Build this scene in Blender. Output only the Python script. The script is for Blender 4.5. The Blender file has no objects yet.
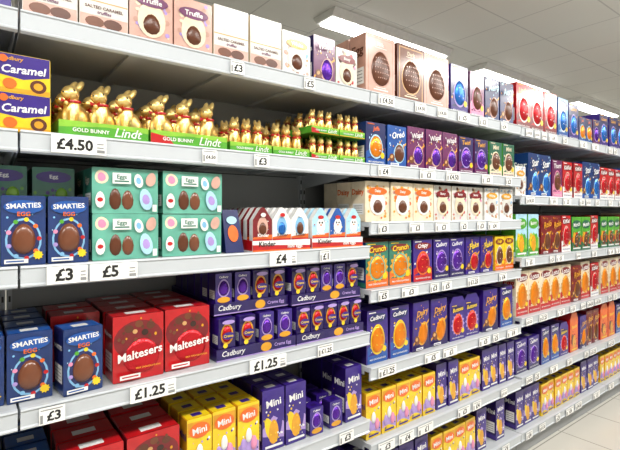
import bpy, bmesh, math, random
from mathutils import Vector, Matrix
random.seed(11)
scene = bpy.context.scene
scene.view_settings.view_transform = 'Standard'
CZ = 1.45      # camera height
CD = 1.37      # camera distance to shelf fronts

# ------------------------------------------------------------ materials
def lin(h):
    h = h.lstrip('#')
    out = []
    for i in (0, 2, 4):
        c = int(h[i:i+2], 16)/255
        out.append(c/12.92 if c <= .04045 else ((c+.055)/1.055)**2.4)
    return out
PAL = dict(
 navy='#16205a', blue='#1450a0', dblue='#10306a', lblue='#7db4dc', sky='#a9d4ee', purple='#32187c', dpurple='#200e54', mag='#661a56',
 lilac='#a98fd0', red='#b80f18', dred='#74101a', teal='#62ac98', teal2='#2c7460', dgreen='#1c5f45', green='#4fa02c', lime='#86bc38',
 yellow='#eec618', gold='#d99a1c', orange='#e2661a', cream='#e6d6ba', beige='#bd9080', pinkb='#cda294', white='#ecece8', offw='#d4d2cc',
 brown='#5a2a14', dbrown='#2e160c', black='#101012', pink='#e08bb0', grey='#8d8f90', choc='#6d3a1e', tan='#c99a62')
MATS = {}
def newmat(name, col, rough=.42, metal=0., var=.1, scale=30., bump=0., bscale=200., emis=0., coat=0.):
    m = bpy.data.materials.new(name); m.use_nodes = True
    nt = m.node_tree; b = nt.nodes['Principled BSDF']
    tc = nt.nodes.new('ShaderNodeTexCoord'); no = nt.nodes.new('ShaderNodeTexNoise')
    no.inputs['Scale'].default_value = scale; no.inputs['Detail'].default_value = 3
    nt.links.new(tc.outputs['Object'], no.inputs['Vector'])
    mx = nt.nodes.new('ShaderNodeMix'); mx.data_type = 'RGBA'
    mx.inputs['A'].default_value = [max(0, c*(1-var)) for c in col]+[1]
    mx.inputs['B'].default_value = [min(1, c*(1+var)) for c in col]+[1]
    nt.links.new(no.outputs['Fac'], mx.inputs['Factor'])
    nt.links.new(mx.outputs['Result'], b.inputs['Base Color'])
    b.inputs['Roughness'].default_value = rough; b.inputs['Metallic'].default_value = metal
    b.inputs['Coat Weight'].default_value = coat; b.inputs['Coat Roughness'].default_value = .12
    if emis:
        b.inputs['Emission Color'].default_value = list(col)+[1]; b.inputs['Emission Strength'].default_value = emis
    if bump:
        n2 = nt.nodes.new('ShaderNodeTexNoise'); n2.inputs['Scale'].default_value = bscale
        bp = nt.nodes.new('ShaderNodeBump'); bp.inputs['Strength'].default_value = bump; bp.inputs['Distance'].default_value = .002
        nt.links.new(tc.outputs['Object'], n2.inputs['Vector']); nt.links.new(n2.outputs['Fac'], bp.inputs['Height'])
        nt.links.new(bp.outputs['Normal'], b.inputs['Normal'])
    MATS[name] = m
    return m
for k, h in PAL.items():
    newmat(k, lin(h), rough=.32, var=.28, scale=28, coat=.5)
newmat('goldfoil', [1.0, .70, .26], rough=.36, metal=.85, bump=.35, bscale=120)
newmat('purplefoil', lin('#5b2aa0'), rough=.25, metal=.7, bump=.6, bscale=150)
newmat('redfoil', lin('#c8202a'), rough=.25, metal=.6, bump=.6, bscale=150)
newmat('orangefoil', lin('#f08a20'), rough=.28, metal=.6, bump=.6, bscale=150)
newmat('bluefoil', lin('#2a70c8'), rough=.25, metal=.6, bump=.6, bscale=150)
newmat('chocegg', lin('#5b2f18'), rough=.3, bump=.2)
newmat('shelfmetal', lin('#b4b9be'), rough=.45, var=.03, scale=6)
newmat('fascia', lin('#c2c8ce'), rough=.3, var=.03, scale=8, coat=.3)
newmat('backmetal', lin('#96999b'), rough=.55, var=.05, scale=4)
newmat('darkgap', lin('#4c4f51'), rough=.6)
newmat('label', lin('#f0f0ee'), rough=.5, var=.02)
newmat('lamp', [1, .98, .94], emis=9)
newmat('lamphouse', lin('#e6e6e2'), rough=.4)

# ------------------------------------------------------------ mesh builder
class MB:
    def __init__(s): s.v = []; s.f = []; s.m = []; s.s = []
    def face(s, pts, m, sm=False):
        b = len(s.v); s.v += [tuple(p) for p in pts]; s.f.append(tuple(range(b, b+len(pts)))); s.m.append(m); s.s.append(sm)
    def mesh(s, vs, fs, m, sm=False):
        b = len(s.v); s.v += [tuple(p) for p in vs]
        for f in fs: s.f.append(tuple(i+b for i in f)); s.m.append(m); s.s.append(sm)
    def box(s, x0, x1, y0, y1, z0, z1, m):
        vs = [(x0,y0,z0),(x1,y0,z0),(x1,y1,z0),(x0,y1,z0),(x0,y0,z1),(x1,y0,z1),(x1,y1,z1),(x0,y1,z1)]
        s.mesh(vs, [(0,3,2,1),(4,5,6,7),(0,1,5,4),(1,2,6,5),(2,3,7,6),(3,0,4,7)], m)
    def prism_y(s, prof, y0, y1, mf, ms, mt=None):
        n = len(prof)
        s.face([(x, y0, z) for x, z in prof], mf); s.face([(x, y1, z) for x, z in reversed(prof)], ms)
        for i in range(n):
            a = prof[i]; b = prof[(i+1) % n]
            nz = -(b[0]-a[0])
            m = mt if (mt and nz > abs(b[1]-a[1])) else ms
            s.face([(a[0],y0,a[1]),(a[0],y1,a[1]),(b[0],y1,b[1]),(b[0],y0,b[1])], m)
    def prism_x(s, prof, x0, x1, m):   # prof in (y,z)
        n = len(prof)
        s.face([(x0, y, z) for y, z in reversed(prof)], m); s.face([(x1, y, z) for y, z in prof], m)
        for i in range(n):
            a = prof[i]; b = prof[(i+1) % n]
            s.face([(x0,a[0],a[1]),(x0,b[0],b[1]),(x1,b[0],b[1]),(x1,a[0],a[1])], m)
    def merge(s, t, loc, rz=0., sc=1., sx=1.):
        b = len(s.v); c, n = math.cos(rz)*sc, math.sin(rz)*sc
        for x, y, z in t.v:
            x *= sx
            s.v.append((loc[0]+x*c-y*n, loc[1]+x*n+y*c, loc[2]+z*sc))
        s.f += [tuple(i+b for i in f) for f in t.f]; s.m += t.m; s.s += t.s
    def obj(s, name, parent=None):
        me = bpy.data.meshes.new(name); me.from_pydata(s.v, [], s.f)
        used = sorted(set(s.m)); ix = {k: i for i, k in enumerate(used)}
        for k in used: me.materials.append(MATS[k])
        me.polygons.foreach_set('material_index', [ix[k] for k in s.m])
        me.polygons.foreach_set('use_smooth', s.s)
        me.update()
        o = bpy.data.objects.new(name, me); scene.collection.objects.link(o)
        if parent: o.parent = parent
        return o
def empty(name):
    o = bpy.data.objects.new(name, None); scene.collection.objects.link(o); return o

TX = {}
def text2d(s, bold=.022, shear=0.):
    key = (s, bold, shear)
    if key in TX: return TX[key]
    cu = bpy.data.curves.new('t', 'FONT'); cu.body = s; cu.resolution_u = 2; cu.offset = bold; cu.shear = shear; cu.fill_mode = 'FRONT'
    o = bpy.data.objects.new('t', cu); scene.collection.objects.link(o)
    dg = bpy.context.evaluated_depsgraph_get(); dg.update()
    me = o.evaluated_get(dg).to_mesh()
    vs = [(v.co.x, v.co.y) for v in me.vertices]; fs = [tuple(p.vertices) for p in me.polygons]
    o.evaluated_get(dg).to_mesh_clear()
    bpy.data.objects.remove(o); bpy.data.curves.remove(cu)
    x0 = min(v[0] for v in vs); x1 = max(v[0] for v in vs); y0 = min(v[1] for v in vs); y1 = max(v[1] for v in vs)
    vs = [(x-(x0+x1)/2, y-(y0+y1)/2) for x, y in vs]
    TX[key] = (vs, fs, x1-x0, y1-y0); return TX[key]

class Panel:
    def __init__(p, mb, o, ux, uy, w, h):
        p.mb = mb; p.o = Vector(o); p.ux = Vector(ux); p.uy = Vector(uy); p.n = p.ux.cross(p.uy); p.w = w; p.h = h; p.l = 1
    def P(p, a, b, e=0): return p.o+p.ux*a+p.uy*b+p.n*(p.l*.0003+e)
    def poly(p, pts, m):
        p.mb.face([p.P(a*p.w, b*p.h) for a, b in pts], m); p.l += 1
    def rect(p, a0, b0, a1, b1, m): p.poly([(a0,b0),(a1,b0),(a1,b1),(a0,b1)], m)
    def ell(p, cu, cv, ru, rv, m, n=18, rot=0, egg=0.):
        pts = []
        for i in range(n):
            t = 2*math.pi*i/n
            x = ru*p.w*math.cos(t)*(1-egg*math.sin(t)); y = rv*p.h*math.sin(t)
            pts.append(((cu*p.w+x*math.cos(rot)-y*math.sin(rot))/p.w, (cv*p.h+x*math.sin(rot)+y*math.cos(rot))/p.h))
        p.poly(pts, m)
    def star(p, cu, cv, r, m, n=12, inner=.7):
        pts = []
        for i in range(2*n):
            t = math.pi*i/n; q = r*p.w*(1 if i % 2 == 0 else inner)
            pts.append((cu+q*math.cos(t)/p.w, cv+q*math.sin(t)/p.h))
        p.poly(pts, m)
    def dome(p, cu, cv, ru, rv, dep, m, n=16, k=4, egg=.13):
        vs = []; fs = []
        for j in range(k):
            ph = math.pi/2*j/k
            for i in range(n):
                t = 2*math.pi*i/n
                vs.append(p.P(cu*p.w+ru*p.w*math.cos(t)*(1-egg*math.sin(t))*math.cos(ph), cv*p.h+rv*p.h*math.sin(t)*math.cos(ph), dep*math.sin(ph)))
        vs.append(p.P(cu*p.w, cv*p.h, dep))
        for j in range(k-1):
            for i in range(n):
                fs.append((j*n+i, j*n+(i+1) % n, (j+1)*n+(i+1) % n, (j+1)*n+i))
        for i in range(n): fs.append(((k-1)*n+i, (k-1)*n+(i+1) % n, k*n))
        p.mb.mesh(vs, fs, m, True)
    def text(p, s, cu, cv, wf, m, hmax=.3, rot=0., bold=.022, shear=0.):
        vs, fs, w, h = text2d(s, bold, shear)
        sc = min(wf*p.w/w, hmax*p.h/h)
        c, n = math.cos(rot)*sc, math.sin(rot)*sc
        p.mb.mesh([p.P(cu*p.w+x*c-y*n, cv*p.h+x*n+y*c) for x, y in vs], fs, m); p.l += 1

# ------------------------------------------------------------ printed carton fronts
def chips(p, seed, cols, n, v0, v1, r0=.015, r1=.045):
    rnd = random.Random(seed)
    for i in range(n):
        r = rnd.uniform(r0, r1); a, b = rnd.uniform(.05,.95), rnd.uniform(v0, v1)
        p.mb.face([p.P((a+r*math.cos(t+i))*p.w, b*p.h+r*p.w*math.sin(t+i)*1.2) for t in (0, 1.3, 2.6, 3.9, 5.2)], rnd.choice(cols))
    p.l += 1
def swoosh(p, v, t, amp, m):
    up = [(i/8, v+amp*math.sin(i/8*3.1)) for i in range(9)]; dn = [(i/8, v-t+amp*math.sin(i/8*3.1+.35)) for i in range(8, -1, -1)]
    p.poly(up+dn, m)
def A_egg(logo, lc, egg, ring, band, sub='MILK CHOCOLATE EGG', glow=None):
    def f(p):
        swoosh(p, .3, .2, .12, band); p.rect(0, 0, 1, .15, band)
        chips(p, logo, [ring, band, glow or lc], 14, .16, .72)
        if glow: p.star(.5, .43, .5, glow, 14, .8)
        p.ell(.5, .44, .36, .29, ring, 22, 0, .1)
        p.dome(.5, .44, .31, .255, .012, egg)
        for vv in (.34, .52):   # foil band pattern
            p.mb.face([p.P((.5+a*.26)*p.w, (vv+b+.012*math.sin(a*9))*p.h, .0105) for a, b in ((-.6,0),(0,-.01),(.6,0),(.6,.02),(0,.012),(-.6,.02))], ring)
        p.l += 1
        p.ell(.5, .85, .46, .09, p_dark(band)); p.text(logo, .5, .85, .76, lc, .13, .08, shear=.2)
        p.text(sub, .5, .075, .8, 'white' if band not in ('white','cream','offw','yellow') else 'purple', .05)
        p.star(.83, .24, .12, 'yellow' if band != 'yellow' else 'red', 9, .8)
        p.rect(.05, .95, .4, .97, lc)
    return f
def p_dark(c): return {'lblue':'blue','white':'dred','cream':'dgreen','offw':'tan','pink':'mag','pinkb':'beige','yellow':'purple','gold':'brown','navy':'blue','blue':'navy','red':'dred','dred':'red','orange':'dred','dpurple':'purple','purple':'dpurple','mag':'dpurple'}.get(c, c)
def A_diag(logo, lc, a, b, egg):
    def f(p):
        p.poly([(0,.15),(1,.6),(1,1),(0,1)], a); p.poly([(0,.12),(1,.57),(1,.62),(0,.17)], 'gold')
        p.ell(.62, .34, .3, .25, b, 18, -.25, .1); p.dome(.62, .34, .26, .22, .01, egg, 14, 3); p.l += 1
        p.ell(.22, .22, .15, .1, egg if egg in ('choc','brown') else 'choc', 12, .5); p.ell(.2, .24, .08, .04, 'tan', 8, .5)
        chips(p, logo+'d', [lc, b, 'gold'], 16, .45, .97)
        p.l += 30
        p.text(logo, .48, .78, .84, lc, .16, .18, shear=.25)
        p.rect(.06, .03, .5, .08, 'white'); p.rect(.09, .045, .44, .06, a)
    return f
def A_lux(logo, lc, a, b):
    def f(p):
        p.rect(.06, .04, .94, .96, a); p.rect(.09, .06, .91, .94, b)
        p.ell(.5, .46, .35, .31, a, 24, 0, .12); p.dome(.5, .46, .32, .285, .012, 'chocegg', 18, 4)
        for vv in (.3, .38, .46, .54, .62):
            ww = .3*math.sqrt(max(.05, 1-((vv-.46)/.27)**2))
            for i in range(7):
                q = -1+i/3; dd = .0122*math.sqrt(max(0, 1-(q*.75)**2-((vv-.46)/.285)**2*.8))
                p.mb.face([p.P((.5+q*ww*.8+c*.02)*p.w, (vv+s*.012)*p.h, dd+.001) for c, s in ((-1,0),(0,-1),(1,0),(0,1))], 'pinkb')
        p.l += 1
        p.text(logo, .5, .86, .5, lc, .07); p.rect(.3, .795, .7, .805, lc); p.rect(.25, .1, .75, .12, lc); p.rect(.32, .14, .68, .15, lc)
    return f
def A_big(logo, lc, a, b, c):
    def f(p):
        p.poly([(0,0),(1,0),(1,.42),(.5,.56),(0,.38)], a)
        p.poly([(0,.0),(1,.0),(1,.16),(0,.26)], b)
        p.ell(.32, .36, .2, .2, c, 16, .3, .12); p.ell(.68, .34, .2, .2, b, 16, -.3, .12)
        p.ell(.5, .3, .23, .2, 'gold' if c != 'gold' else 'brown', 16, 0, .12)
        chips(p, logo+a, [c, a, lc], 18, .02, .7)
        p.ell(.5, .78, .47, .13, b, 18)
        p.text(logo, .5, .78, .7, lc, .12, .1)
        p.rect(.1, .05, .9, .09, lc)
    return f
def A_eggs(logo, lc, cols, band=None):
    def f(p):
        if band: p.rect(0, .72, 1, .95, band)
        swoosh(p, .28, .2, .08, cols[0]); chips(p, logo, cols+['purple'], 16, .05, .65, .02, .06)
        for i, c in enumerate(cols):
            q = (i+.5)/len(cols)
            p.dome(.12+.76*q, .36+.08*((i % 2)*2-1), .15, .13, .006, c, 12, 3)
            p.l += 1
        p.ell(.5, .8, .44, .13, 'purple' if lc != 'purple' else 'orange', 14); p.text(logo, .5, .8, .66, 'white', .11, .1)
        p.rect(.15, .04, .85, .08, lc)
    return f
def A_pat(logo, lc, dots, oval):
    rnd = random.Random(logo)
    pts = [(rnd.uniform(.08,.92), rnd.uniform(.05,.95), rnd.choice(dots), rnd.uniform(.03,.075)) for _ in range(34)]
    def f(p):
        for a, b, c, r in pts: p.ell(a, b, r, r*p.w/p.h, c, 7); p.l -= .8
        p.l += 1
        p.ell(.5, .46, .33, .3, oval, 20, 0, .08)
        p.dome(.5, .38, .2, .17, .008, 'chocegg', 12, 3)
        p.l += 2
        p.ell(.5, .76, .4, .1, lc, 14); p.text(logo, .5, .76, .56, 'white', .09)
    return f
def A_malt(p):
    p.ell(.5, .62, .62*.8, .3, 'dred', 20)
    p.dome(.56, .36, .36, .27, .012, 'redfoil', 18, 4)
    p.l += 1
    p.ell(.3, .8, .09, .06, 'brown'); p.ell(.5, .86, .08, .055, 'choc'); p.ell(.74, .82, .09, .06, 'brown'); p.ell(.62, .72, .07, .05, 'dbrown')
    p.ell(.42, .75, .05, .035, 'tan'); chips(p, 'mm', ['choc','gold','brown'], 10, .6, .95)
    p.l += 40
    p.text('Maltesers', .5, .42, .9, 'white', .18, .12, shear=.1)
    p.rect(.1, .05, .5, .12, 'white'); p.rect(.14, .075, .46, .095, 'red'); p.text('MILK CHOCOLATE EGG', .66, .2, .5, 'gold', .04)
def A_smart(p):
    chips(p, 'sm', ['lblue','blue','sky'], 16, .5, .98, .01, .03)
    p.ell(.5, .38, .42, .3, 'lblue', 20, 0, .1); p.ell(.5, .38, .37, .27, 'navy', 20, 0, .1)
    p.dome(.5, .38, .28, .22, .014, 'choc', 16, 4)
    p.l += 1
    cols = ['red','orange','yellow','green','pink','lilac','lblue']
    for i in range(9):
        t = i*.7; p.ell(.5+.36*math.cos(t), .38+.27*math.sin(t)*1.05, .06, .032, cols[i % 7], 9)
    p.ell(.5, .84, .46, .1, 'blue'); p.text('SMARTIES', .5, .86, .8, 'white', .1, .06); p.text('EGG', .5, .74, .3, 'orange', .08)
    p.star(.83, .14, .13, 'yellow', 9); p.rect(.06, .03, .6, .09, 'white'); p.rect(.1, .05, .5, .07, 'blue')
def A_teal(p):
    p.ell(.13, .8, .1, .15, 'cream', 14, .3, .1); p.ell(.13, .8, .06, .1, 'pink', 10, .3, .1)
    p.dome(.33, .32, .09, .24, .006, 'chocegg', 12, 3); p.dome(.52, .3, .09, .22, .006, 'choc', 12, 3)
    p.l += 20
    p.ell(.8, .32, .1, .25, 'sky', 14, .2, .1); p.ell(.8, .32, .06, .12, 'lilac', 10, .2, .1)
    p.ell(.88, .78, .08, .16, 'pinkb', 14, -.3, .1); p.ell(.68, .74, .07, .16, 'white', 12, .2, .1); p.ell(.68, .74, .04, .08, 'lblue', 10, .2, .1)
    p.ell(.1, .3, .07, .18, 'white', 12, 0, .1); p.ell(.1, .3, .045, .05, 'red', 8)
    p.rect(.28, .66, .56, .9, 'white'); p.text('Eggs', .42, .8, .2, 'teal2', .12); p.rect(.31, .7, .53, .73, 'teal2')
    p.rect(.9, .04, .97, .2, 'white')
def A_caramel(p):
    p.poly([(0,.45),(.5,.36),(1,.5),(1,1),(0,1)], 'purple'); p.poly([(0,0),(1,0),(1,.12),(0,.1)], 'gold')
    p.text('Caramel', .52, .62, .84, 'white', .26, .05, shear=.2); p.text('Cadbury', .3, .87, .4, 'gold', .14, shear=.2)
    p.ell(.78, .22, .16, .18, 'brown', 14); p.ell(.78, .22, .09, .1, 'gold', 12); p.ell(.13, .86, .08, .1, 'orange', 12); p.ell(.25, .22, .13, .14, 'orange', 12)
def A_creme(p):
    p.ell(.5, .52, .38, .3, 'lilac', 16, 0, .1); p.dome(.5, .52, .32, .25, .01, 'purplefoil', 12, 3)
    p.l += 1
    p.ell(.5, .14, .42, .1, 'gold', 12); p.text('Cadbury', .5, .88, .84, 'white', .09, shear=.2)
def A_creme2(p):
    p.ell(.5, .5, .4, .34, 'gold', 16, 0, .1); p.dome(.5, .5, .32, .27, .01, 'redfoil', 12, 3); p.l += 36
    p.ell(.5, .46, .38, .12, 'purple', 12); p.text('Creme', .5, .46, .6, 'yellow', .1); p.ell(.5, .9, .4, .07, 'lilac', 12); p.ell(.3, .16, .15, .08, 'yellow', 10)
def A_plain(p):
    p.rect(.0, .5, 1, .52, 'tan'); p.rect(.0, .1, 1, .3, 'pinkb'); p.ell(.3, .2, .2, .08, 'choc', 14); p.ell(.68, .2, .2, .08, 'brown', 14)
    p.text('SALTED CARAMEL', .5, .42, .8, 'brown', .07); p.text('truffles', .5, .35, .4, 'mag', .05, shear=.2); p.rect(.1, .03, .9, .06, 'mag')

def rectp(w, h, c=.0025): return [(-w/2+c,0),(w/2-c,0),(w/2,c),(w/2,h-c),(w/2-c,h),(-w/2+c,h),(-w/2,h-c),(-w/2,c)]
def trapp(w, h): return [(-w/2,0),(w/2,0),(w/2*.9,h),(-w/2*.9,h)]
def gablep(w, h): return [(-w/2,0),(w/2,0),(w/2,h*.84),(w*.3,h),(-w*.3,h),(-w/2,h*.84)]
PROF = dict(rect=rectp, trap=trapp, gable=gablep)

D = {}
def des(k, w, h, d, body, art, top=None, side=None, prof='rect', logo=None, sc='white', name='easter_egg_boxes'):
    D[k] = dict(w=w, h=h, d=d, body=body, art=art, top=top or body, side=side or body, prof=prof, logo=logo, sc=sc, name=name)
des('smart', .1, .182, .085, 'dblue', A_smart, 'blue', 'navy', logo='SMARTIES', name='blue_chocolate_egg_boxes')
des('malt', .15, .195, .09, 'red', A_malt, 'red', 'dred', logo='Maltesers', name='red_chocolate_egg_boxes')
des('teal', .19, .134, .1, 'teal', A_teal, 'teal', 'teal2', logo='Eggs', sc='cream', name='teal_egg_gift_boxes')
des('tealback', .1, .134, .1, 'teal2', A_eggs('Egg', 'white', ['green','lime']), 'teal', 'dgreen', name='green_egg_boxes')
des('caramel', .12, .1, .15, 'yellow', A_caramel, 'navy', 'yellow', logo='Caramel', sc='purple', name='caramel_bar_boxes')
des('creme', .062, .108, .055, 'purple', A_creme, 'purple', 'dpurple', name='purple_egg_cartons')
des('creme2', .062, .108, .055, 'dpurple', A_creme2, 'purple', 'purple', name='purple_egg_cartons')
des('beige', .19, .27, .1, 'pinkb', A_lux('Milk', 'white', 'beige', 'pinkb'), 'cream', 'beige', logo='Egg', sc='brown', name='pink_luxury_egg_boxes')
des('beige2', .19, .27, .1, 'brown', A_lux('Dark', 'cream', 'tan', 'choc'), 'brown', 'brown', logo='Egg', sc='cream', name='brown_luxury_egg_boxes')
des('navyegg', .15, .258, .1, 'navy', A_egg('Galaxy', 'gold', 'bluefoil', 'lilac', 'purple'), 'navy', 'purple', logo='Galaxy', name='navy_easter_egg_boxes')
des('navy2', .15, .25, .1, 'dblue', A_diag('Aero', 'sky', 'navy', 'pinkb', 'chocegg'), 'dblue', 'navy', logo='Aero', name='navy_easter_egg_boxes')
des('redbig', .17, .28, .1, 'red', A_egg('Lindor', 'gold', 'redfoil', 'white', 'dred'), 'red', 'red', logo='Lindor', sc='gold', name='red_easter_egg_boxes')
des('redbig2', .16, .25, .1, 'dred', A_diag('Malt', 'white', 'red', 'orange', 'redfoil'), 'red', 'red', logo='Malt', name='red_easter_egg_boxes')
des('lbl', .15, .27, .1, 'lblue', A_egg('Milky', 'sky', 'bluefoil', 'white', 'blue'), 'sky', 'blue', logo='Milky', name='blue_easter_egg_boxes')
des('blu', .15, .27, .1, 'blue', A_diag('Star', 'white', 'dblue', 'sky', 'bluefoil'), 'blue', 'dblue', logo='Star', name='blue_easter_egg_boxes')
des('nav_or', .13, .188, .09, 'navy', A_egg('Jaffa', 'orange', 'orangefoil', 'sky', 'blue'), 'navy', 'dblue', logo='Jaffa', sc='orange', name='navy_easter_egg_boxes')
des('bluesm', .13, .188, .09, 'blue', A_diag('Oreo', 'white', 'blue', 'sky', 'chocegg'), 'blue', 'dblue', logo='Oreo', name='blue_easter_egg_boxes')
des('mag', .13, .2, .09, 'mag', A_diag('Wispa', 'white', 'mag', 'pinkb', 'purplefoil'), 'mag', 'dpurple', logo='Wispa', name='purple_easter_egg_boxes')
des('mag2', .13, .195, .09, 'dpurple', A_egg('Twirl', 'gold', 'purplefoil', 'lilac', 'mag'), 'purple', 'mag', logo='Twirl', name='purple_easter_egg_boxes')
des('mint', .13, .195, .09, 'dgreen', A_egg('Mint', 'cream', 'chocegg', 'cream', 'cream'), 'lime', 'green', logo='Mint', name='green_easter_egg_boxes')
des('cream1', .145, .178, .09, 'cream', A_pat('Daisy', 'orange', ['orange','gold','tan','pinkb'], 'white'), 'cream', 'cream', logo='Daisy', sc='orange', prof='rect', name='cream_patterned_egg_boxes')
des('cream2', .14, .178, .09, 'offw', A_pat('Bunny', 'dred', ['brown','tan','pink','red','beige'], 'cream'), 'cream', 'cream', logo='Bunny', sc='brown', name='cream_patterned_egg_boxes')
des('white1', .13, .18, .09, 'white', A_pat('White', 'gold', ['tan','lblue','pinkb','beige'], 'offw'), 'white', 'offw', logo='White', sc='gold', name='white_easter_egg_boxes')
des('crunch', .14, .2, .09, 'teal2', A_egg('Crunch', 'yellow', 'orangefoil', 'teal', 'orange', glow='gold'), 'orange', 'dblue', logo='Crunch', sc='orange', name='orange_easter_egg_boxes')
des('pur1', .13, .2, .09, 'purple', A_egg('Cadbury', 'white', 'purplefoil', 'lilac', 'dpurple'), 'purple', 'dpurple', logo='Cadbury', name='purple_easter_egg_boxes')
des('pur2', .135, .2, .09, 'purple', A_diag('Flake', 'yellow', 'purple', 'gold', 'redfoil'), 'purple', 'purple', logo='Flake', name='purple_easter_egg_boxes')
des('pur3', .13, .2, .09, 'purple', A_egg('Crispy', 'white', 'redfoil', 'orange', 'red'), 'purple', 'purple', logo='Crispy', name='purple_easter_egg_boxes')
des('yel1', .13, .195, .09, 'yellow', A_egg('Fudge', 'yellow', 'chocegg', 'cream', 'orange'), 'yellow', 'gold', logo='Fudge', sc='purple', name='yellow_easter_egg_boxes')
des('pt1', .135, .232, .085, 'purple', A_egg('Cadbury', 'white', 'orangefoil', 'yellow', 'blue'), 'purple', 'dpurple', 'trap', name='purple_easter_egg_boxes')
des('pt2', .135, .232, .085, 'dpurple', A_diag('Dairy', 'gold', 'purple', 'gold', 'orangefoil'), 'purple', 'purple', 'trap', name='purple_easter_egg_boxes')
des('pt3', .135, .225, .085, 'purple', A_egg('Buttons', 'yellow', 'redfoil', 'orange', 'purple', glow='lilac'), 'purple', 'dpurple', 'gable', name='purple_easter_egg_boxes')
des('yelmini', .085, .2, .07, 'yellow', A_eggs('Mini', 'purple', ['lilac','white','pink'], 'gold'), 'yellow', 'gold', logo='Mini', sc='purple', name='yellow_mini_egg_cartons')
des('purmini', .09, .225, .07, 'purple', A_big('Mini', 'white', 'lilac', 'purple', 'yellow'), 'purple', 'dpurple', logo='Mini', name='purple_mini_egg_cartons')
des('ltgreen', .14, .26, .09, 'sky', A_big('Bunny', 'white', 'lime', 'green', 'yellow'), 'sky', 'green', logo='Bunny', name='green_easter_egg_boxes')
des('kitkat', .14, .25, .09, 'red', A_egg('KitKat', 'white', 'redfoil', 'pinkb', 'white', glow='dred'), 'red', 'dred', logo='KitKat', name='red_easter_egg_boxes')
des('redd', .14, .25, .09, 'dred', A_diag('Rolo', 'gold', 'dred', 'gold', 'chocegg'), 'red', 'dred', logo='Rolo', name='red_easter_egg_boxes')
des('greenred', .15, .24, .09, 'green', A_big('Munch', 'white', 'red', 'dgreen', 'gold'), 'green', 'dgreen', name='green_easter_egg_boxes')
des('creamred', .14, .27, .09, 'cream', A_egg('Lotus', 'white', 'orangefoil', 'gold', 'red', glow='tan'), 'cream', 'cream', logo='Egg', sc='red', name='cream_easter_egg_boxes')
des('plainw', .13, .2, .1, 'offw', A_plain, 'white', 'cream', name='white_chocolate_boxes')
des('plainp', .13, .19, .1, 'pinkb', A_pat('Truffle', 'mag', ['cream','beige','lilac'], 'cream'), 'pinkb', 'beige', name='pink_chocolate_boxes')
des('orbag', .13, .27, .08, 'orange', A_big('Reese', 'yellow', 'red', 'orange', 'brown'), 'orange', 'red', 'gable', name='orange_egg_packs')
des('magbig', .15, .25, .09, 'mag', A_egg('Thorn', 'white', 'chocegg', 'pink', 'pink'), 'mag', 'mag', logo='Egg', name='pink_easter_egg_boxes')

TPL = {}
def tpl(k, lod=0):
    if (k, lod) in TPL: return TPL[(k, lod)]
    s = D[k]; mb = MB(); w, h, d = s['w'], s['h'], s['d']
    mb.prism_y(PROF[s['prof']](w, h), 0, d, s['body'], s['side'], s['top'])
    if lod == 0:
        if s['prof'] in ('trap', 'gable'):
            sub = Panel(mb, (-w/2*.88, 0, 0), (1,0,0), (0,0,1), w*.88, h*(.83 if s['prof'] == 'gable' else .995)); s['art'](sub)
        else: s['art'](Panel(mb, (-w/2+.0015, 0, .001), (1,0,0), (0,0,1), w-.003, h-.002))
        if s['prof'] == 'rect':
            q = Panel(mb, (-w/2, d, 0), (0,-1,0), (0,0,1), d, h)
            q.rect(.03, .02, .97, .12, s['body']); q.rect(.12, .18, .88, .45, 'white')
            for i in range(4): q.rect(.18, .22+i*.055, .8, .235+i*.055, 'grey')
            if s['logo']: q.text(s['logo'], .5, .72, .84, s['sc'], .2)
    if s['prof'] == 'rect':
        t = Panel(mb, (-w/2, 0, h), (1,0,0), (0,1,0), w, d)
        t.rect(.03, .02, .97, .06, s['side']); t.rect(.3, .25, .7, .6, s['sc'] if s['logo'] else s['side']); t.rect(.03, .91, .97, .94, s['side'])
    TPL[(k, lod)] = mb; return mb

def run(k, x0, x1, z, y0=.025, rows=3, layers=1, ydepth=.44, jit=1., name=None, miss=.05, yaw=0., block=2):
    keys = k.split('|'); s = D[keys[0]]; n = max(1, round((x1-x0)/(s['w']+.006))); step = (x1-x0)/n
    sx = min(1.08, (step-.0055)/s['w'])
    mb = MB()
    rows = min(rows, int((ydepth-y0)/(s['d']+.01)))
    for i in range(n):
        kk = keys[(i//block) % len(keys)] if n > 2 else keys[i % len(keys)]
        r0 = 1 if (rows > 1 and n > 2 and i > 0 and random.random() < miss) else 0
        for r in range(r0, rows):
            for l in range(layers):
                a = yaw+random.choice([.3,.5,1,1.8])*random.uniform(-1, 1)*.03*jit
                mb.merge(tpl(kk, 0 if r <= r0+1 else 1),
                         (x0+step*(i+.5)+random.uniform(-1,1)*.002*jit, y0+r*(s['d']+.01)+random.uniform(0, .009)*jit, CZ+z+.001+l*(s['h']+.001)), a, sx=sx)
    return mb.obj(name or s['name'])
def seq(items, z, **kw):
    for it in items:
        k, a, b = it[:3]; q = dict(kw)
        if len(it) > 3: q.update(it[3])
        run(k, a+.003, b-.003, z, **q)

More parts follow.
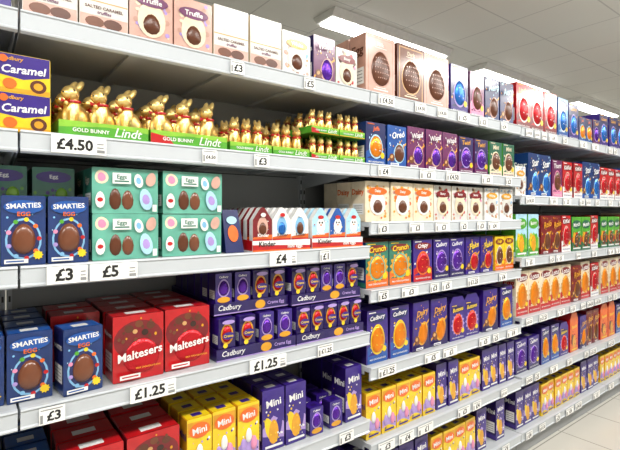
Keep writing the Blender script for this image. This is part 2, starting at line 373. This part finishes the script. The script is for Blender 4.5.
# ------------------------------------------------------------ shelving bays
J0, BW, SD = .105, 1.25, .47
SH = {0: [.52,.213,-.135,-.50,-.87,-1.28], 1: [.52,.213,-.035,-.325,-.655,-.98,-1.3]}
SH[-1] = SH[0]
for k in (2, 3, 4): SH[k] = [.515,.11,-.262,-.619,-.97,-1.3]
PRICES = ['£3','£4','£1.25','£5','£3','£1','£4.50','£3']
BIG = {(0,1): [(.175,.31,'£4.50')], (0,2): [(.165,.262,'£3'),(.268,.395,'£5'),(.85,.965,'£4')], (0,3): [(.375,.51,'£1.25'),(.77,.92,'£1.25')]}
for k in range(-1, 5):
    bay = empty('supermarket_shelving_bay')
    xa, xb = J0+BW*k+.003, J0+BW*(k+1)-.003
    lb = MB()
    for j, t in enumerate(SH[k]):
        z = CZ+t; mb = MB()
        mb.prism_x([(0,z-.02),(SD,z-.02),(SD,z),(0,z)], xa, xb, 'shelfmetal')
        for rx in range(1, 4):    # stiffening ribs under the board
            cx = xa+(xb-xa)*rx/4; mb.box(cx-.02, cx+.02, .03, SD-.02, z-.032, z-.0205, 'shelfmetal')
        mb.prism_x([(-.012,z-.052),(-.002,z-.056),(-.0005,z-.056),(-.0005,z+.002),(-.014,z+.002),(-.016,z-.003),(-.012,z-.006),(-.009,z-.044),(-.013,z-.048)], xa, xb, 'fascia')
        for ex in (xa, xb-.003):
            mb.prism_x([(SD,z-.0205),(SD,z-.085),(SD-.06,z-.08),(.03,z-.036),(.03,z-.0205)], ex, ex+.003, 'shelfmetal')
        mb.obj('shelf_%d' % (j+1), bay)
        big = BIG.get((k, j), []); taken = [(a-.02, b+.02) for a, b, _ in big]
        for a, b, s in big:
            lb.box(a, b, -.0215, -.0165, z-.05, z-.004, 'label')
            p = Panel(lb, (a, -.0217, z-.05), (1,0,0), (0,0,1), b-a, .046)
            p.text(s, .42, .52, .66, 'black', .74, bold=.035); p.rect(.82, .12, .97, .3, 'grey'); p.rect(.82, .4, .95, .46, 'grey'); p.rect(.82, .62, .95, .68, 'grey')
        x = xa+.04
        while x < xb-.12:
            w = random.choice([.06,.075,.1,.11]) if k > 0 else random.choice([.05,.06,.075])
            if not any(a < x+w and x < b for a, b in taken) and not (k == 0 and random.random() < .6):
                lb.box(x, x+w, -.0195, -.0165, z-.049, z-.006, 'label')
                p = Panel(lb, (x, -.0197, z-.049), (1,0,0), (0,0,1), w, .043)
                p.text(random.choice(PRICES), .56, .46, .68, 'black', .6, bold=.03); p.rect(.06, .84, .9, .9, 'grey'); p.rect(.04, .1, .14, .6, 'grey')
            x += w+random.choice([.03,.09,.14,.2])
    lb.obj('price_labels', bay)
    mb = MB()
    mb.box(xa, xb, SD+.012, SD+.03, .02, CZ+.70, 'backmetal')
    for i in range(1, 12):
        zz = .1+i*.17; mb.box(xa+.03, xb-.03, SD+.009, SD+.0118, zz, zz+.005, 'darkgap')
    mb.obj('back_panel', bay)
    mb = MB()
    for ux in (xa, xb-.014):
        mb.box(ux, ux+.014, SD+.001, SD+.0115, .02, CZ+.72, 'shelfmetal')
        z = .2
        while z < CZ+.7:
            mb.box(ux+.004, ux+.010, SD-.0002, SD+.0008, z, z+.02, 'black'); z += .05
    mb.obj('uprights', bay)
    mb = MB(); mb.box(xa, xb, .02, SD, .002, CZ+SH[k][-1]-.0605, 'backmetal'); mb.obj('base_plinth', bay)

# ------------------------------------------------------------ gold bunnies
def make_bunny():
    bm = bmesh.new()
    def E(c, r, ry=0., rz=0.):
        M = Matrix.Translation(c) @ Matrix.Rotation(rz, 4, 'Z') @ Matrix.Rotation(ry, 4, 'Y') @ Matrix.Diagonal((*r, 1))
        bmesh.ops.create_icosphere(bm, subdivisions=3, radius=1, matrix=M)
    E((.012,0,.031), (.029,.024,.030)); E((.018,.012,.024), (.020,.014,.022)); E((.018,-.012,.024), (.020,.014,.022))
    E((-.008,0,.046), (.020,.020,.034), .15)
    E((-.014,0,.085), (.0215,.0185,.019)); E((-.030,0,.080), (.012,.012,.0115))
    for s in (-1, 1):
        E((.008,s*.0085,.107), (.0088,.0072,.023), .8); E((-.022,s*.009,.026), (.008,.0075,.024)); E((-.028,s*.009,.007), (.013,.008,.007))
        E((.004,s*.017,.007), (.02,.008,.007))
    E((.040,0,.02), (.01,.01,.01)); E((.004,0,.005), (.034,.022,.005))
    me = bpy.data.meshes.new('b'); bm.to_mesh(me); bm.free()
    o = bpy.data.objects.new('b', me); scene.collection.objects.link(o)
    m = o.modifiers.new('r', 'REMESH'); m.mode = 'VOXEL'; m.voxel_size = .0025
    m = o.modifiers.new('s', 'SMOOTH'); m.iterations = 2
    m = o.modifiers.new('d', 'DECIMATE'); m.ratio = .35
    dg = bpy.context.evaluated_depsgraph_get(); dg.update()
    e = o.evaluated_get(dg); em = e.to_mesh()
    t = MB(); t.mesh([v.co[:] for v in em.vertices], [tuple(p.vertices) for p in em.polygons], 'goldfoil', True)
    e.to_mesh_clear(); bpy.data.objects.remove(o)
    def ball(c, r, m, n=8):
        vs = []; fs = []
        for j in range(5):
            ph = -math.pi/2+math.pi*j/4
            for i in range(n):
                a = 2*math.pi*i/n; vs.append((c[0]+r[0]*math.cos(a)*math.cos(ph), c[1]+r[1]*math.sin(a)*math.cos(ph), c[2]+r[2]*math.sin(ph)))
        for j in range(4):
            for i in range(n): fs.append((j*n+i, j*n+(i+1) % n, (j+1)*n+(i+1) % n, (j+1)*n+i))
        t.mesh(vs, fs, m, True)
    for s in (-1, 1):
        ball((-.0235, s*.0155, .0895), (.003,.002,.0035), 'dbrown'); ball((-.014, s*.0175, .080), (.005,.0015,.004), 'tan')
    ball((-.042,0,.082), (.002,.003,.002), 'dbrown'); ball((-.0315,0,.058), (.0058,.0058,.0058), 'goldfoil')
    n = 18; vs = []; fs = []     # red ribbon round the neck
    for i in range(n):
        a = 2*math.pi*i/n
        for (dr, dz) in ((0,-.003),(.0015,0),(0,.003)): vs.append((-.0095+(.0200+dr)*math.cos(a), (.0195+dr)*math.sin(a), .065+dz+.12*.0188*math.cos(a)))
    for i in range(n):
        j = (i+1) % n
        for q in (0, 1): fs.append((i*3+q, j*3+q, j*3+q+1, i*3+q+1))
    t.mesh(vs, fs, 'red', True)
    for s in (-1, 1): t.mesh([(-.03,0,.064),(-.034,s*.012,.070),(-.034,s*.012,.061)], [(0,1,2)], 'red')
    return t
BUN = make_bunny()
def bunny_tray(x0, x1, z, nx, ny, sc, y0=.012, dep=.4, th=.03, rot=.5, red=False):
    mb = MB(); z = CZ+z+.001; col = 'green'; lift = th*.62
    mb.box(x0, x1, y0, y0+dep, z, z+.003, col)
    mb.box(x0, x1, y0, y0+.002, z+.003, z+th, col); mb.box(x0, x1, y0+dep-.002, y0+dep, z+.003, z+th*1.3, col)
    for xx in (x0, x1-.002):
        mb.prism_x([(y0+.0021,z+.003),(y0+dep-.0021,z+.003),(y0+dep-.0021,z+th*1.3),(y0+.0021,z+th)], xx, xx+.002, col)
    mb.box(x0+.0022, x1-.0022, y0+.0022, y0+dep-.0022, z+.0032, z+lift, 'dgreen')    # raised insert the bunnies sit on
    p = Panel(mb, (x0, y0, z), (1,0,0), (0,0,1), x1-x0, th)
    p.poly([(0,.55),(.5,.78),(1,.62),(1,1),(0,1)], 'lime'); p.rect(0, 0, 1, .1, 'gold')
    if red: p.poly([(0,.0),(.3,.0),(.2,.6),(0,.8)], 'red')
    p.text('Lindt', .76, .52, .34, 'white', .6, shear=.3, bold=.01); p.text('GOLD BUNNY', .34, .45, .4, 'white', .26)
    mg = .040*sc; L = x1-x0-2*mg; D0 = y0+.005+.04*sc; DL = dep-.01-.085*sc
    for i in range(nx):
        for j in range(ny):
            mb.merge(BUN, (x0+mg+L*i/max(1, nx-1), D0+DL*j/(ny-1), z+lift+.0002), rot+random.uniform(-.18,.18), sc)
    mb.obj('gold_foil_chocolate_bunnies')
Bz = .213
bunny_tray(.197, .437, Bz, 3, 4, 1.17, th=.044, rot=.75)
bunny_tray(.444, .70, Bz, 3, 4, 1.17, th=.044, rot=.75, red=True)
bunny_tray(.712, .878, Bz, 3, 5, .90, th=.034, rot=1.0)
bunny_tray(.885, 1.05, Bz, 3, 5, .90, th=.034, rot=1.1)
for l in range(2):
    bunny_tray(1.06, 1.20, Bz+l*.104, 3, 5, .69, th=.026, rot=.9, red=True)
    bunny_tray(1.205, 1.345, Bz+l*.104, 3, 5, .69, th=.026, rot=.9)
run('caramel', -.075, .182, Bz, layers=2, rows=2, y0=.02, jit=.4, miss=0)
run('caramel', -.7, -.09, Bz, layers=2, rows=2, y0=.02)

# ------------------------------------------------------------ shelf C, left bay
Cz = -.135
run('smart', .064, .274, Cz, rows=1, y0=.012, jit=.8)
run('smart', -.7, .058, Cz, rows=1, y0=.02)
run('tealback', -.1, .262, Cz, rows=2, layers=2, y0=.13, jit=.4, miss=0)
run('teal', .280, .474, Cz, rows=3, layers=2, jit=.7, miss=0)
run('teal', .482, .69, Cz, rows=3, layers=2, jit=.7, miss=0)
def hollow_tray(mb, x0, x1, y0, y1, z, th, m, m2):
    mb.box(x0, x1, y0, y1, z, z+.003, m); mb.box(x0, x1, y0, y0+.002, z+.003, z+th, m); mb.box(x0, x1, y1-.002, y1, z+.003, z+th*1.4, m)
    for xx in (x0, x1-.002): mb.prism_x([(y0+.0021,z+.003),(y1-.0021,z+.003),(y1-.0021,z+th*1.4),(y0+.0021,z+th)], xx, xx+.002, m2)
def kinder(x0, x1, z, var):
    mb = MB(); z = CZ+z+.001; y0 = .014
    hollow_tray(mb, x0, x1, y0, y0+.28, z, .038, 'white', 'red')
    p = Panel(mb, (x0, y0, z), (1,0,0), (0,0,1), x1-x0, .038)
    p.poly([(0,0),(1,0),(1,.4),(0,.62)], 'red'); p.rect(0, 0, 1, .12, 'orange'); p.text('Kinder', .24, .68, .3, 'black', .5); p.text('mini eggs', .72, .34, .35, 'white', .45)
    n = 3; st = (x1-x0-.006)/n
    for i in range(n):
        for r in range(6):
            t = MB(); w = st-.004; hh = .155; d = .026
            prof = [(-w/2,0),(w/2,0),(w/2,hh*.70),(w*.12,hh*.98),(0,hh),(-w*.12,hh*.98),(-w/2,hh*.70)]
            base = ('blue' if i % 2 else 'sky') if var == 0 else ('white' if i > 0 else 'dred')
            t.prism_y(prof, 0, d, base, 'white', 'white')
            if r < 3:
                q = Panel(t, (-w/2, 0, 0), (1,0,0), (0,0,1), w, hh)
                q.rect(0, 0, 1, .26, 'red'); q.poly([(0,.26),(1,.26),(1,.36),(0,.3)], 'orange')
                chips(q, str(i)+str(var), ['white','lblue','yellow','red'], 9, .4, .68)
                if var == 0:
                    q.ell(.5, .54, .26, .2, 'white', 14, 0, .1); q.ell(.42, .62, .05, .03, 'black', 8); q.ell(.58, .62, .05, .03, 'black', 8); q.ell(.5, .56, .06, .02, 'orange', 8); q.ell(.5, .76, .18, .05, 'red', 10)
                else:
                    q.ell(.5, .56, .28, .22, 'lblue' if i > 0 else 'pinkb', 14, 0, .1); q.dome(.5, .5, .2, .15, .006, 'bluefoil' if i == 1 else 'chocegg', 10, 3); q.l += 16
                    q.ell(.5, .82, .14, .05, 'red' if i % 2 else 'white', 10)
                q.l += 2; q.text('Kinder', .5, .35, .7, 'black' if base == 'white' else 'white', .08)
            mb.merge(t, (x0+.003+st*(i+.5), y0+.006+r*.044, z+.0035), random.uniform(-.05,.05))
    mb.obj('chocolate_surprise_egg_packs')
kinder(.80, 1.055, Cz, 1); kinder(1.065, 1.335, Cz, 0)
mb = MB()   # small blue gift pouch between boxes and trays
mb.mesh([(.705,.03,CZ+Cz+.001),(.775,.03,CZ+Cz+.001),(.775,.12,CZ+Cz+.001),(.705,.12,CZ+Cz+.001),(.71,.07,CZ+Cz+.15),(.77,.07,CZ+Cz+.15),(.77,.08,CZ+Cz+.15),(.71,.08,CZ+Cz+.15)],
        [(0,3,2,1),(4,5,6,7),(0,1,5,4),(1,2,6,5),(2,3,7,6),(3,0,4,7)], 'navy')
q = Panel(mb, (.715, .034, CZ+Cz+.02), (1,0,0), Vector((0,.04,.15)).normalized(), .05, .12); q.l = 6
q.ell(.5, .4, .4, .25, 'orange'); q.ell(.5, .8, .4, .12, 'sky'); mb.obj('blue_chocolate_pouch')

# ------------------------------------------------------------ shelf D, left bay
Dz = -.50
run('smart', .205, .313, Dz, rows=1, y0=.012, yaw=.12, jit=.3)
run('smart', -.03, .19, Dz, rows=4, y0=.04)
run('smart', -.7, -.04, Dz, rows=4)
run('malt', .335, .49, Dz, rows=4, y0=.02, jit=1, miss=0); run('malt', .493, .648, Dz, rows=4, y0=.035, jit=1, miss=0)
run('malt', .193, .332, Dz, rows=3, y0=.15, jit=1., miss=0)
def creme_tray(x0, x1, z, keys, y0=.02, deep=6, label='Cadbury', name='purple_cream_egg_trays'):
    mb = MB(); z = CZ+z+.001; th = .04
    hollow_tray(mb, x0, x1, y0, y0+.4, z, th, 'dpurple', 'dpurple')
    p = Panel(mb, (x0, y0, z), (1,0,0), (0,0,1), x1-x0, th)
    p.rect(0, 0, 1, .1, 'lilac'); p.text(label, .2, .52, .34, 'white', .6, shear=.25, bold=.01); p.ell(.6, .5, .07, .4, 'gold'); p.text('Creme Egg', .82, .5, .26, 'lilac', .4)
    n = int((x1-x0-.006)/.066); st = (x1-x0-.006)/n
    for i in range(n):
        for r in range(deep):
            mb.merge(tpl(keys[(i//2) % len(keys)], 0 if r < 2 else 1), (x0+.003+st*(i+.5), y0+.008+r*.062, z+.0345), random.uniform(-.05,.05))
    mb.box(x0+.004, x1-.004, y0+.004, y0+.39, z+.0032, z+.034, 'dpurple')
    mb.obj(name)
creme_tray(.665, .99, Dz, ['creme2','creme']); creme_tray(.995, 1.345, Dz, ['creme2'])
creme_tray(.67, .975, Dz+.150, ['creme','creme2'], y0=.05, label='Cadbury'); creme_tray(.98, 1.335, Dz+.150, ['creme2','creme'], y0=.03)
# ------------------------------------------------------------ shelf E + base, left bays
for z in (-.87, -1.28):
    seq([('smart', -.6, .2), ('malt', .2, .55), ('yelmini', .56, .84), ('purmini|creme', .845, 1.35)], z, rows=4)
# top shelf left
seq([('navyegg', -.9, .1), ('plainw|plainp|plainw|white1', .11, 1.09), ('mag', 1.095, 1.22), ('cream2', 1.22, 1.352)], .52, rows=2, y0=.05, miss=0)

# ------------------------------------------------------------ second bay
seq([('beige', 1.365, 1.56), ('beige2|beige', 1.565, 1.975), ('navyegg', 1.98, 2.14), ('magbig', 2.145, 2.29), ('navy2', 2.295, 2.60)], .52, rows=2, y0=.03, miss=0)
seq([('nav_or|bluesm', 1.365, 1.63), ('mag', 1.635, 2.04), ('mag2', 2.045, 2.32), ('mint', 2.325, 2.6)], .213)
seq([('cream1', 1.365, 1.83), ('cream2', 1.835, 2.27), ('white1', 2.275, 2.6)], -.035)
seq([('crunch', 1.365, 1.67), ('pur3', 1.675, 1.82), ('pur1', 1.825, 2.1), ('pur2', 2.105, 2.38), ('yel1', 2.385, 2.6)], -.325)
seq([('pt1', 1.365, 1.66), ('pt2', 1.665, 1.95), ('pt3', 1.955, 2.24), ('pt2|pt1', 2.245, 2.6)], -.655, rows=4)
seq([('yelmini', 1.365, 1.85), ('purmini', 1.855, 2.04), ('yelmini', 2.045, 2.25), ('purmini', 2.255, 2.6)], -.98, rows=5)
seq([('purmini', 1.365, 1.8), ('yelmini', 1.805, 2.2), ('purmini', 2.205, 2.6)], -1.3, rows=4)
# third bay and on
for b, o in ((0, 2.615), (1, 3.865), (2, 5.115)):
    if b == 0:
        T = [[('redbig', 0, .53), ('lbl', .535, .7), ('navyegg', .705, .87), ('nav_or|mag2', .875, 1.235)],
             [('white1', 0, .13), ('blu', .135, .45), ('magbig', .455, .62), ('kitkat|blu', .625, 1.235)],
             [('ltgreen', 0, .3), ('redd|kitkat', .305, .75), ('greenred|kitkat', .755, 1.235)],
             [('creamred', 0, .74), ('redd', .745, .9), ('creamred|kitkat', .905, 1.235)],
             [('pur1', 0, .3), ('pt1|pt3', .305, .72), ('orbag', .725, .87), ('pt2', .875, 1.0), ('redd', 1.005, 1.235)],
             [('purmini', 0, .3), ('yelmini', .305, .9), ('purmini', .905, 1.235)]]
    else:
        T = [[('navyegg', 0, .5), ('lbl', .505, .9), ('redbig', .905, 1.235)],
             [('kitkat', 0, .45), ('lbl', .455, .8), ('magbig', .805, 1.235)],
             [('greenred', 0, .4), ('kitkat', .405, .8), ('creamred', .805, 1.235)],
             [('creamred', 0, .5), ('navyegg', .505, 1.235)],
             [('orbag', 0, .3), ('pt1', .305, .8), ('pt3', .805, 1.235)],
             [('yelmini', 0, .6), ('purmini', .605, 1.235)]]
    for z, row in zip(SH[2], T):
        seq([(k, a+o, c+o) for k, a, c in row], z, rows=3 if b < 2 else 2)

# ------------------------------------------------------------ room shell
def procmat(name, c1, c2, sx, rough, mortar=.006):
    m = bpy.data.materials.new(name); m.use_nodes = True; nt = m.node_tree; b = nt.nodes['Principled BSDF']
    tc = nt.nodes.new('ShaderNodeTexCoord'); br = nt.nodes.new('ShaderNodeTexBrick'); br.offset = 0
    br.inputs['Scale'].default_value = 1; br.inputs['Brick Width'].default_value = sx; br.inputs['Row Height'].default_value = sx
    br.inputs['Mortar Size'].default_value = mortar
    br.inputs['Color1'].default_value = lin(c1)+[1]; br.inputs['Color2'].default_value = lin(c1)+[1]; br.inputs['Mortar'].default_value = lin(c2)+[1]
    nt.links.new(tc.outputs['Object'], br.inputs['Vector']); nt.links.new(br.outputs['Color'], b.inputs['Base Color'])
    b.inputs['Roughness'].default_value = rough; MATS[name] = m
procmat('ceil', '#e2e2dc', '#c4c4c0', .6, .8, .006); procmat('floor', '#c3c0b8', '#8f8c86', .45, .25, .004)
newmat('wallp', lin('#d8d8d2'), rough=.8, var=.04, scale=3)
X0, X1, Y0, Y1, H = -4., 13., -4., 6., 3.05
def shell(name, a): mb = MB(); mb.box(*a); mb.obj(name)
shell('floor', (X0, X1, Y0, Y1, -.1, 0, 'floor')); shell('ceiling', (X0, X1, Y0, Y1, H, H+.1, 'ceil'))
shell('wall_back', (X0, X1, Y1, Y1+.1, 0, H, 'wallp')); shell('wall_front', (X0, X1, Y0-.1, Y0, 0, H, 'wallp'))
shell('wall_left', (X0-.1, X0, Y0, Y1, 0, H, 'wallp')); shell('wall_right', (X1, X1+.1, Y0, Y1, 0, H, 'wallp'))

# ceiling light fittings
def lamp(x, y, pw):
    e = empty('ceiling_light'); mb = MB()
    mb.prism_x([(y-.14,H-.002),(y-.1,H-.06),(y+.1,H-.06),(y+.14,H-.002)], x-.75, x+.75, 'lamphouse'); mb.obj('housing', e)
    mb = MB(); mb.box(x-.72, x+.72, y-.085, y+.085, H-.075, H-.061, 'lamp'); mb.obj('diffuser', e)
    L = bpy.data.lights.new('tube', 'AREA'); L.shape = 'RECTANGLE'; L.size = 1.4; L.size_y = .3; L.energy = pw; L.color = (1, .97, .92)
    o = bpy.data.objects.new('tube', L); o.location = (x, y, H-.09); scene.collection.objects.link(o); o.parent = e
for x in (-1.8, .2, 2.2, 4.2, 6.2): lamp(x, -1.5, 50)
for x in (3.0, 5.1, 7.4): lamp(x, 1.4, 20)
for x in (1.8, 4.6, 7.4): lamp(x, 3.9, 20)
mb = MB()    # hanging rod with a sign rail
mb.box(5.9, 5.908, .2, .208, 2.5, H-.001, 'grey'); mb.box(5.4, 6.4, .196, .212, 2.47, 2.5, 'offw'); mb.obj('hanging_sign_rail')

w = bpy.data.worlds.new('World'); scene.world = w; w.use_nodes = True
w.node_tree.nodes['Background'].inputs[0].default_value = (.9, .95, 1, 1); w.node_tree.nodes['Background'].inputs[1].default_value = .35

cam = bpy.data.cameras.new('Camera'); cam.sensor_width = 36; cam.lens = 450/620*36; cam.shift_y = -11/620; cam.clip_start = .02
co = bpy.data.objects.new('Camera', cam); co.location = (0, -CD, CZ); co.rotation_euler = (math.pi/2, 0, -math.radians(37.3))
scene.collection.objects.link(co); scene.camera = co
